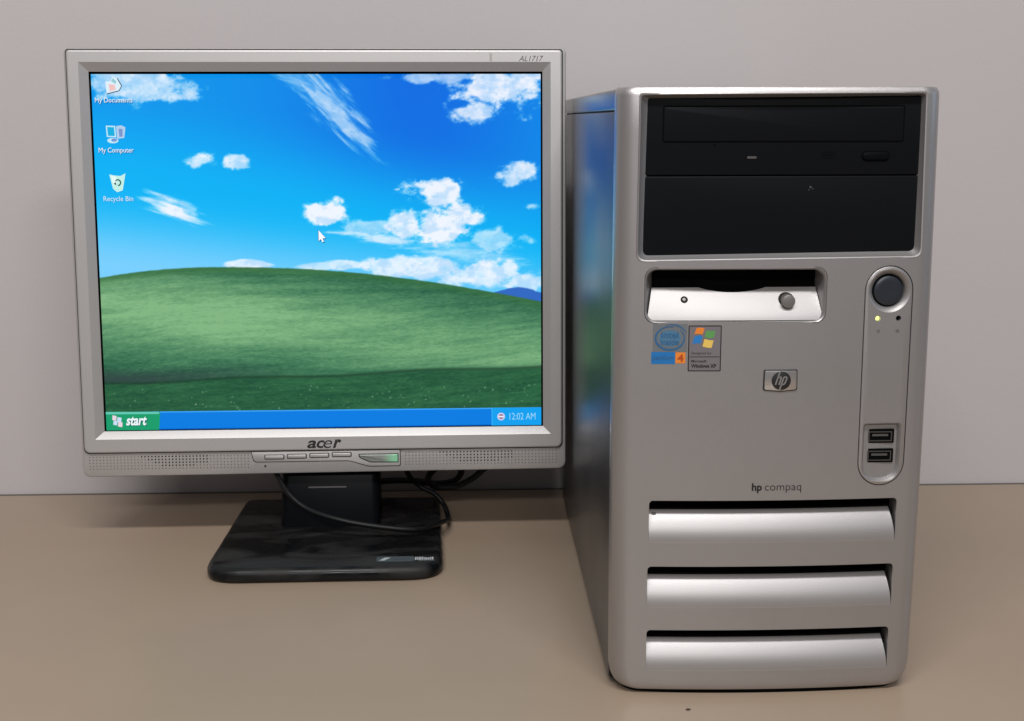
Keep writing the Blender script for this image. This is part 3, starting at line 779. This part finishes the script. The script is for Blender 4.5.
label(bm, 'Recycle Bin', -.1640, -.1406, .0392, .0448, 2, 4)
sfin(bm, 'bin_icon', [E(196, 240, 232), E(24, 84, 80), E(206, 234, 250), E(228, 250, 246), E(60, 150, 210)])
bm = bmesh.new()
cur = [(-.0020, .0180), (-.0020, .0098), (-.0003, .0113), (.0008, .0088), (.0020, .0093), (.0010, .0118), (.0034, .0120)]
flat(bm, [(x + .0006, z - .0007) for x, z in cur], y2, 1); flat(bm, shrink(cur, -.0004), y3, 1); flat(bm, cur, y4, 0)
sfin(bm, 'mouse_pointer', [E(245, 250, 255), E(10, 96, 150)])

# ---- stand (world-level frame of the monitor root: subtract the root's place)
def wl(x, y): return (x + 0.1131, y - 0.9985)
bx0, by0 = wl(-.1940, .887); bx1, by1 = wl(-.0215, 1.066)
def bplan(d, rf=.026, taper=.004):
    return poly_round([(bx0 + d, by0 + d), (bx1 - d, by0 + d), (bx1 - d - taper, by1 - d), (bx0 + d + .0045, by1 - d)], [rf, rf, .006, .006], 7)
bm = bmesh.new()
loft(bm, [[(x, y, z) for x, y in bplan(d)] for d, z in ((.0025, 0.0), (.0005, .0012), (0, .0025), (0, .0062), (.0010, .0084), (.0030, .0104), (.0042, .0108))])
base = finish(bm, 'stand_base', M['dusty'], D, angle=50)
bm = bmesh.new()
x0, x1 = wl(-.1500, 0)[0], wl(-.0722, 0)[0]; yc0 = wl(0, .984)[1]
rings = []
for z, ya, yb, dx in ((.0106, yc0, yc0 + .046, 0), (.030, yc0 + .003, yc0 + .045, .0004), (.055, yc0 + .012, yc0 + .048, .0008), (.10, yc0 + .030, yc0 + .058, .001), (.20, yc0 + .044, yc0 + .07, .001)):
    rings.append([(x, y, z) for x, y in rr(x0 + dx, x1 - dx, ya, yb, .006, 5)])
loft(bm, rings); colm = finish(bm, 'stand_column', M['black_gloss'], D)
bm = bmesh.new(); box(bm, x0 + .022, x0 + .052, yc0 + .0058, yc0 + .008, .0405, .0418, .0004); finish(bm, 'column_clip', M['ink_soft'], D)
bm = bmesh.new()   # labels on the foot
def footlab(bm, xa, xb, ya, yb, mi, z=.01282): 
    flat(bm, [(xa, ya), (xb, ya), (xb, yb), (xa, yb)], 0, mi)
lx0, ly0 = wl(-.0705, .8985); lx1, ly1 = wl(-.0430, .9100)
bm.faces.new([bm.verts.new((x, y, .01095)) for x, y in rr(lx0, lx1, ly0, ly1, .002, 4)]).material_index = 0
fa = [(lx0 + .002, ly0 + .0025), (lx0 + .006, ly0 + .0025), (lx0 + .0105, ly0 + .0088), (lx0 + .006, ly0 + .0088)]
bm.faces.new([bm.verts.new((x, y, .01105)) for x, y in fa]).material_index = 1
bm.faces.new([bm.verts.new((x, y, .01105)) for x, y in [(lx0 + .0125, ly0 + .0034), (lx0 + .022, ly0 + .0034), (lx0 + .022, ly0 + .0044), (lx0 + .0125, ly0 + .0044)]]).material_index = 2
finish(bm, 'foot_label', [M['label_grey'], M['white_ink'], M['ink_soft']], D, smooth=False, fix=False)
bm = bmesh.new()
rnd = random.Random(5); x = wl(-.0425, 0)[0]
while x < wl(-.0275, 0)[0] - .0012:
    w_ = rnd.uniform(.0007, .0015); ya = ly0 + .0030; yb = ya + rnd.choice((.0050, .0060, .0064))
    bm.faces.new([bm.verts.new(p) for p in ((x, ya, .01095), (x + w_, ya, .01095), (x + w_, yb, .01095), (x, yb, .01095))]); x += w_ + .0004
for k in range(9):
    xx = wl(-.0395, 0)[0] + k * .0013
    bm.faces.new([bm.verts.new(p) for p in ((xx, ly0 + .0014, .01095), (xx + .0008, ly0 + .0014, .01095), (xx + .0008, ly0 + .002, .01095), (xx, ly0 + .002, .01095))])
finish(bm, 'foot_lettering', M['white_ink'], D, smooth=False, fix=False)

# ------------------------------------------------------------------ cables
bm = bmesh.new()
tube(bm, [(-.162, 1.050, .100), (-.1600, 1.022, .075), (-.1560, 1.000, .0580), (-.1440, .976, .0440), (-.1265, .964, .0320), (-.1010, .954, .0258), (-.0705, .952, .0205), (-.0420, .956, .0165),
          (-.0290, .972, .0150), (-.0205, .995, .0110), (-.0185, 1.020, .0040), (-.0220, 1.036, .0110), (-.0300, 1.040, .0200), (-.0420, 1.040, .0270), (-.0530, 1.045, .0380), (-.0590, 1.050, .0600), (-.060, 1.058, .100)], .0021)
c = finish(bm, 'signal_cable', M['cable']); c['label'] = 'black cable drooping across the front of the monitor stand'; c['category'] = 'cable'; c['group'] = 'cables under the monitor'
bm = bmesh.new()
tube(bm, [(.022, 1.058, .090), (.0175, 1.048, .0500), (.0080, 1.046, .0370), (-.0030, 1.046, .0290), (-.0150, 1.046, .0245), (-.0300, 1.048, .0245), (-.0360, 1.054, .0300), (-.0290, 1.060, .0370),
          (-.0180, 1.064, .0385), (-.0080, 1.066, .0330), (-.0140, 1.070, .0230), (-.0300, 1.075, .0190), (-.0500, 1.085, .0190), (-.0800, 1.098, .0150), (-.130, 1.106, .006), (-.150, 1.108, .0035)], .0027)
c = finish(bm, 'power_cable', M['cable']); c['label'] = 'black cable looped behind the right side of the monitor stand'; c['category'] = 'cable'; c['group'] = 'cables under the monitor'

# ------------------------------------------------------------------ camera
f_, pitch, yaw, roll = 1296.3, .18309, .03307, -.00216
cy, sy = math.cos(yaw), math.sin(yaw)
fw = Vector((sy * math.cos(pitch), cy * math.cos(pitch), -math.sin(pitch))); r = Vector((cy, -sy, 0)); u = r.cross(fw)
r2 = r * math.cos(roll) + u * math.sin(roll); u2 = -r * math.sin(roll) + u * math.cos(roll)
cam = bpy.data.cameras.new('camera'); co_ = bpy.data.objects.new('camera', cam); COL.objects.link(co_)
mw = Matrix.Identity(4)
for i, vec in enumerate((r2, u2, -fw)):
    for j in range(3): mw[j][i] = vec[j]
mw.translation = Vector((0, 0, .325)); co_.matrix_world = mw
cam.sensor_width = 36; cam.lens = f_ / 1024 * 36; cam.clip_start = .01; cam.clip_end = 50
S.camera = co_

# ------------------------------------------------------------------ light
def area(name, loc, target, sx, sy_, power, col):
    l = bpy.data.lights.new(name, 'AREA'); l.shape = 'RECTANGLE'; l.size = sx; l.size_y = sy_; l.energy = power; l.color = col
    o = bpy.data.objects.new(name, l); COL.objects.link(o); o.location = loc
    d = (Vector(target) - Vector(loc)).normalized(); o.rotation_euler = d.to_track_quat('-Z', 'Y').to_euler()
    return o
area('ceiling_tube_light', (-.05, -.33, 1.80), (-.05, 1.0, 0.1), 1.5, .16, 33, (1.0, .985, .978))
area('far_ceiling_tube_light', (-.05, -2.3, 1.80), (-.05, 1.0, 0.1), 1.5, .16, 36, (1.0, .985, .978))
area('window_light', (2.6, .35, .9), (.25, .9, .2), .9, 1.2, 3.5, (.5, .72, 1.0))
wd = bpy.data.worlds.new('World'); S.world = wd; wd.use_nodes = True
bg = wd.node_tree.nodes['Background']; bg.inputs['Color'].default_value = (.98, .965, 1.0, 1); bg.inputs['Strength'].default_value = .15
S.view_settings.view_transform = 'Standard'; S.view_settings.look = 'None'; S.view_settings.exposure = 0; S.view_settings.gamma = 1
S.render.engine = 'CYCLES'
try:
    S.cycles.use_denoising = True
except Exception: pass
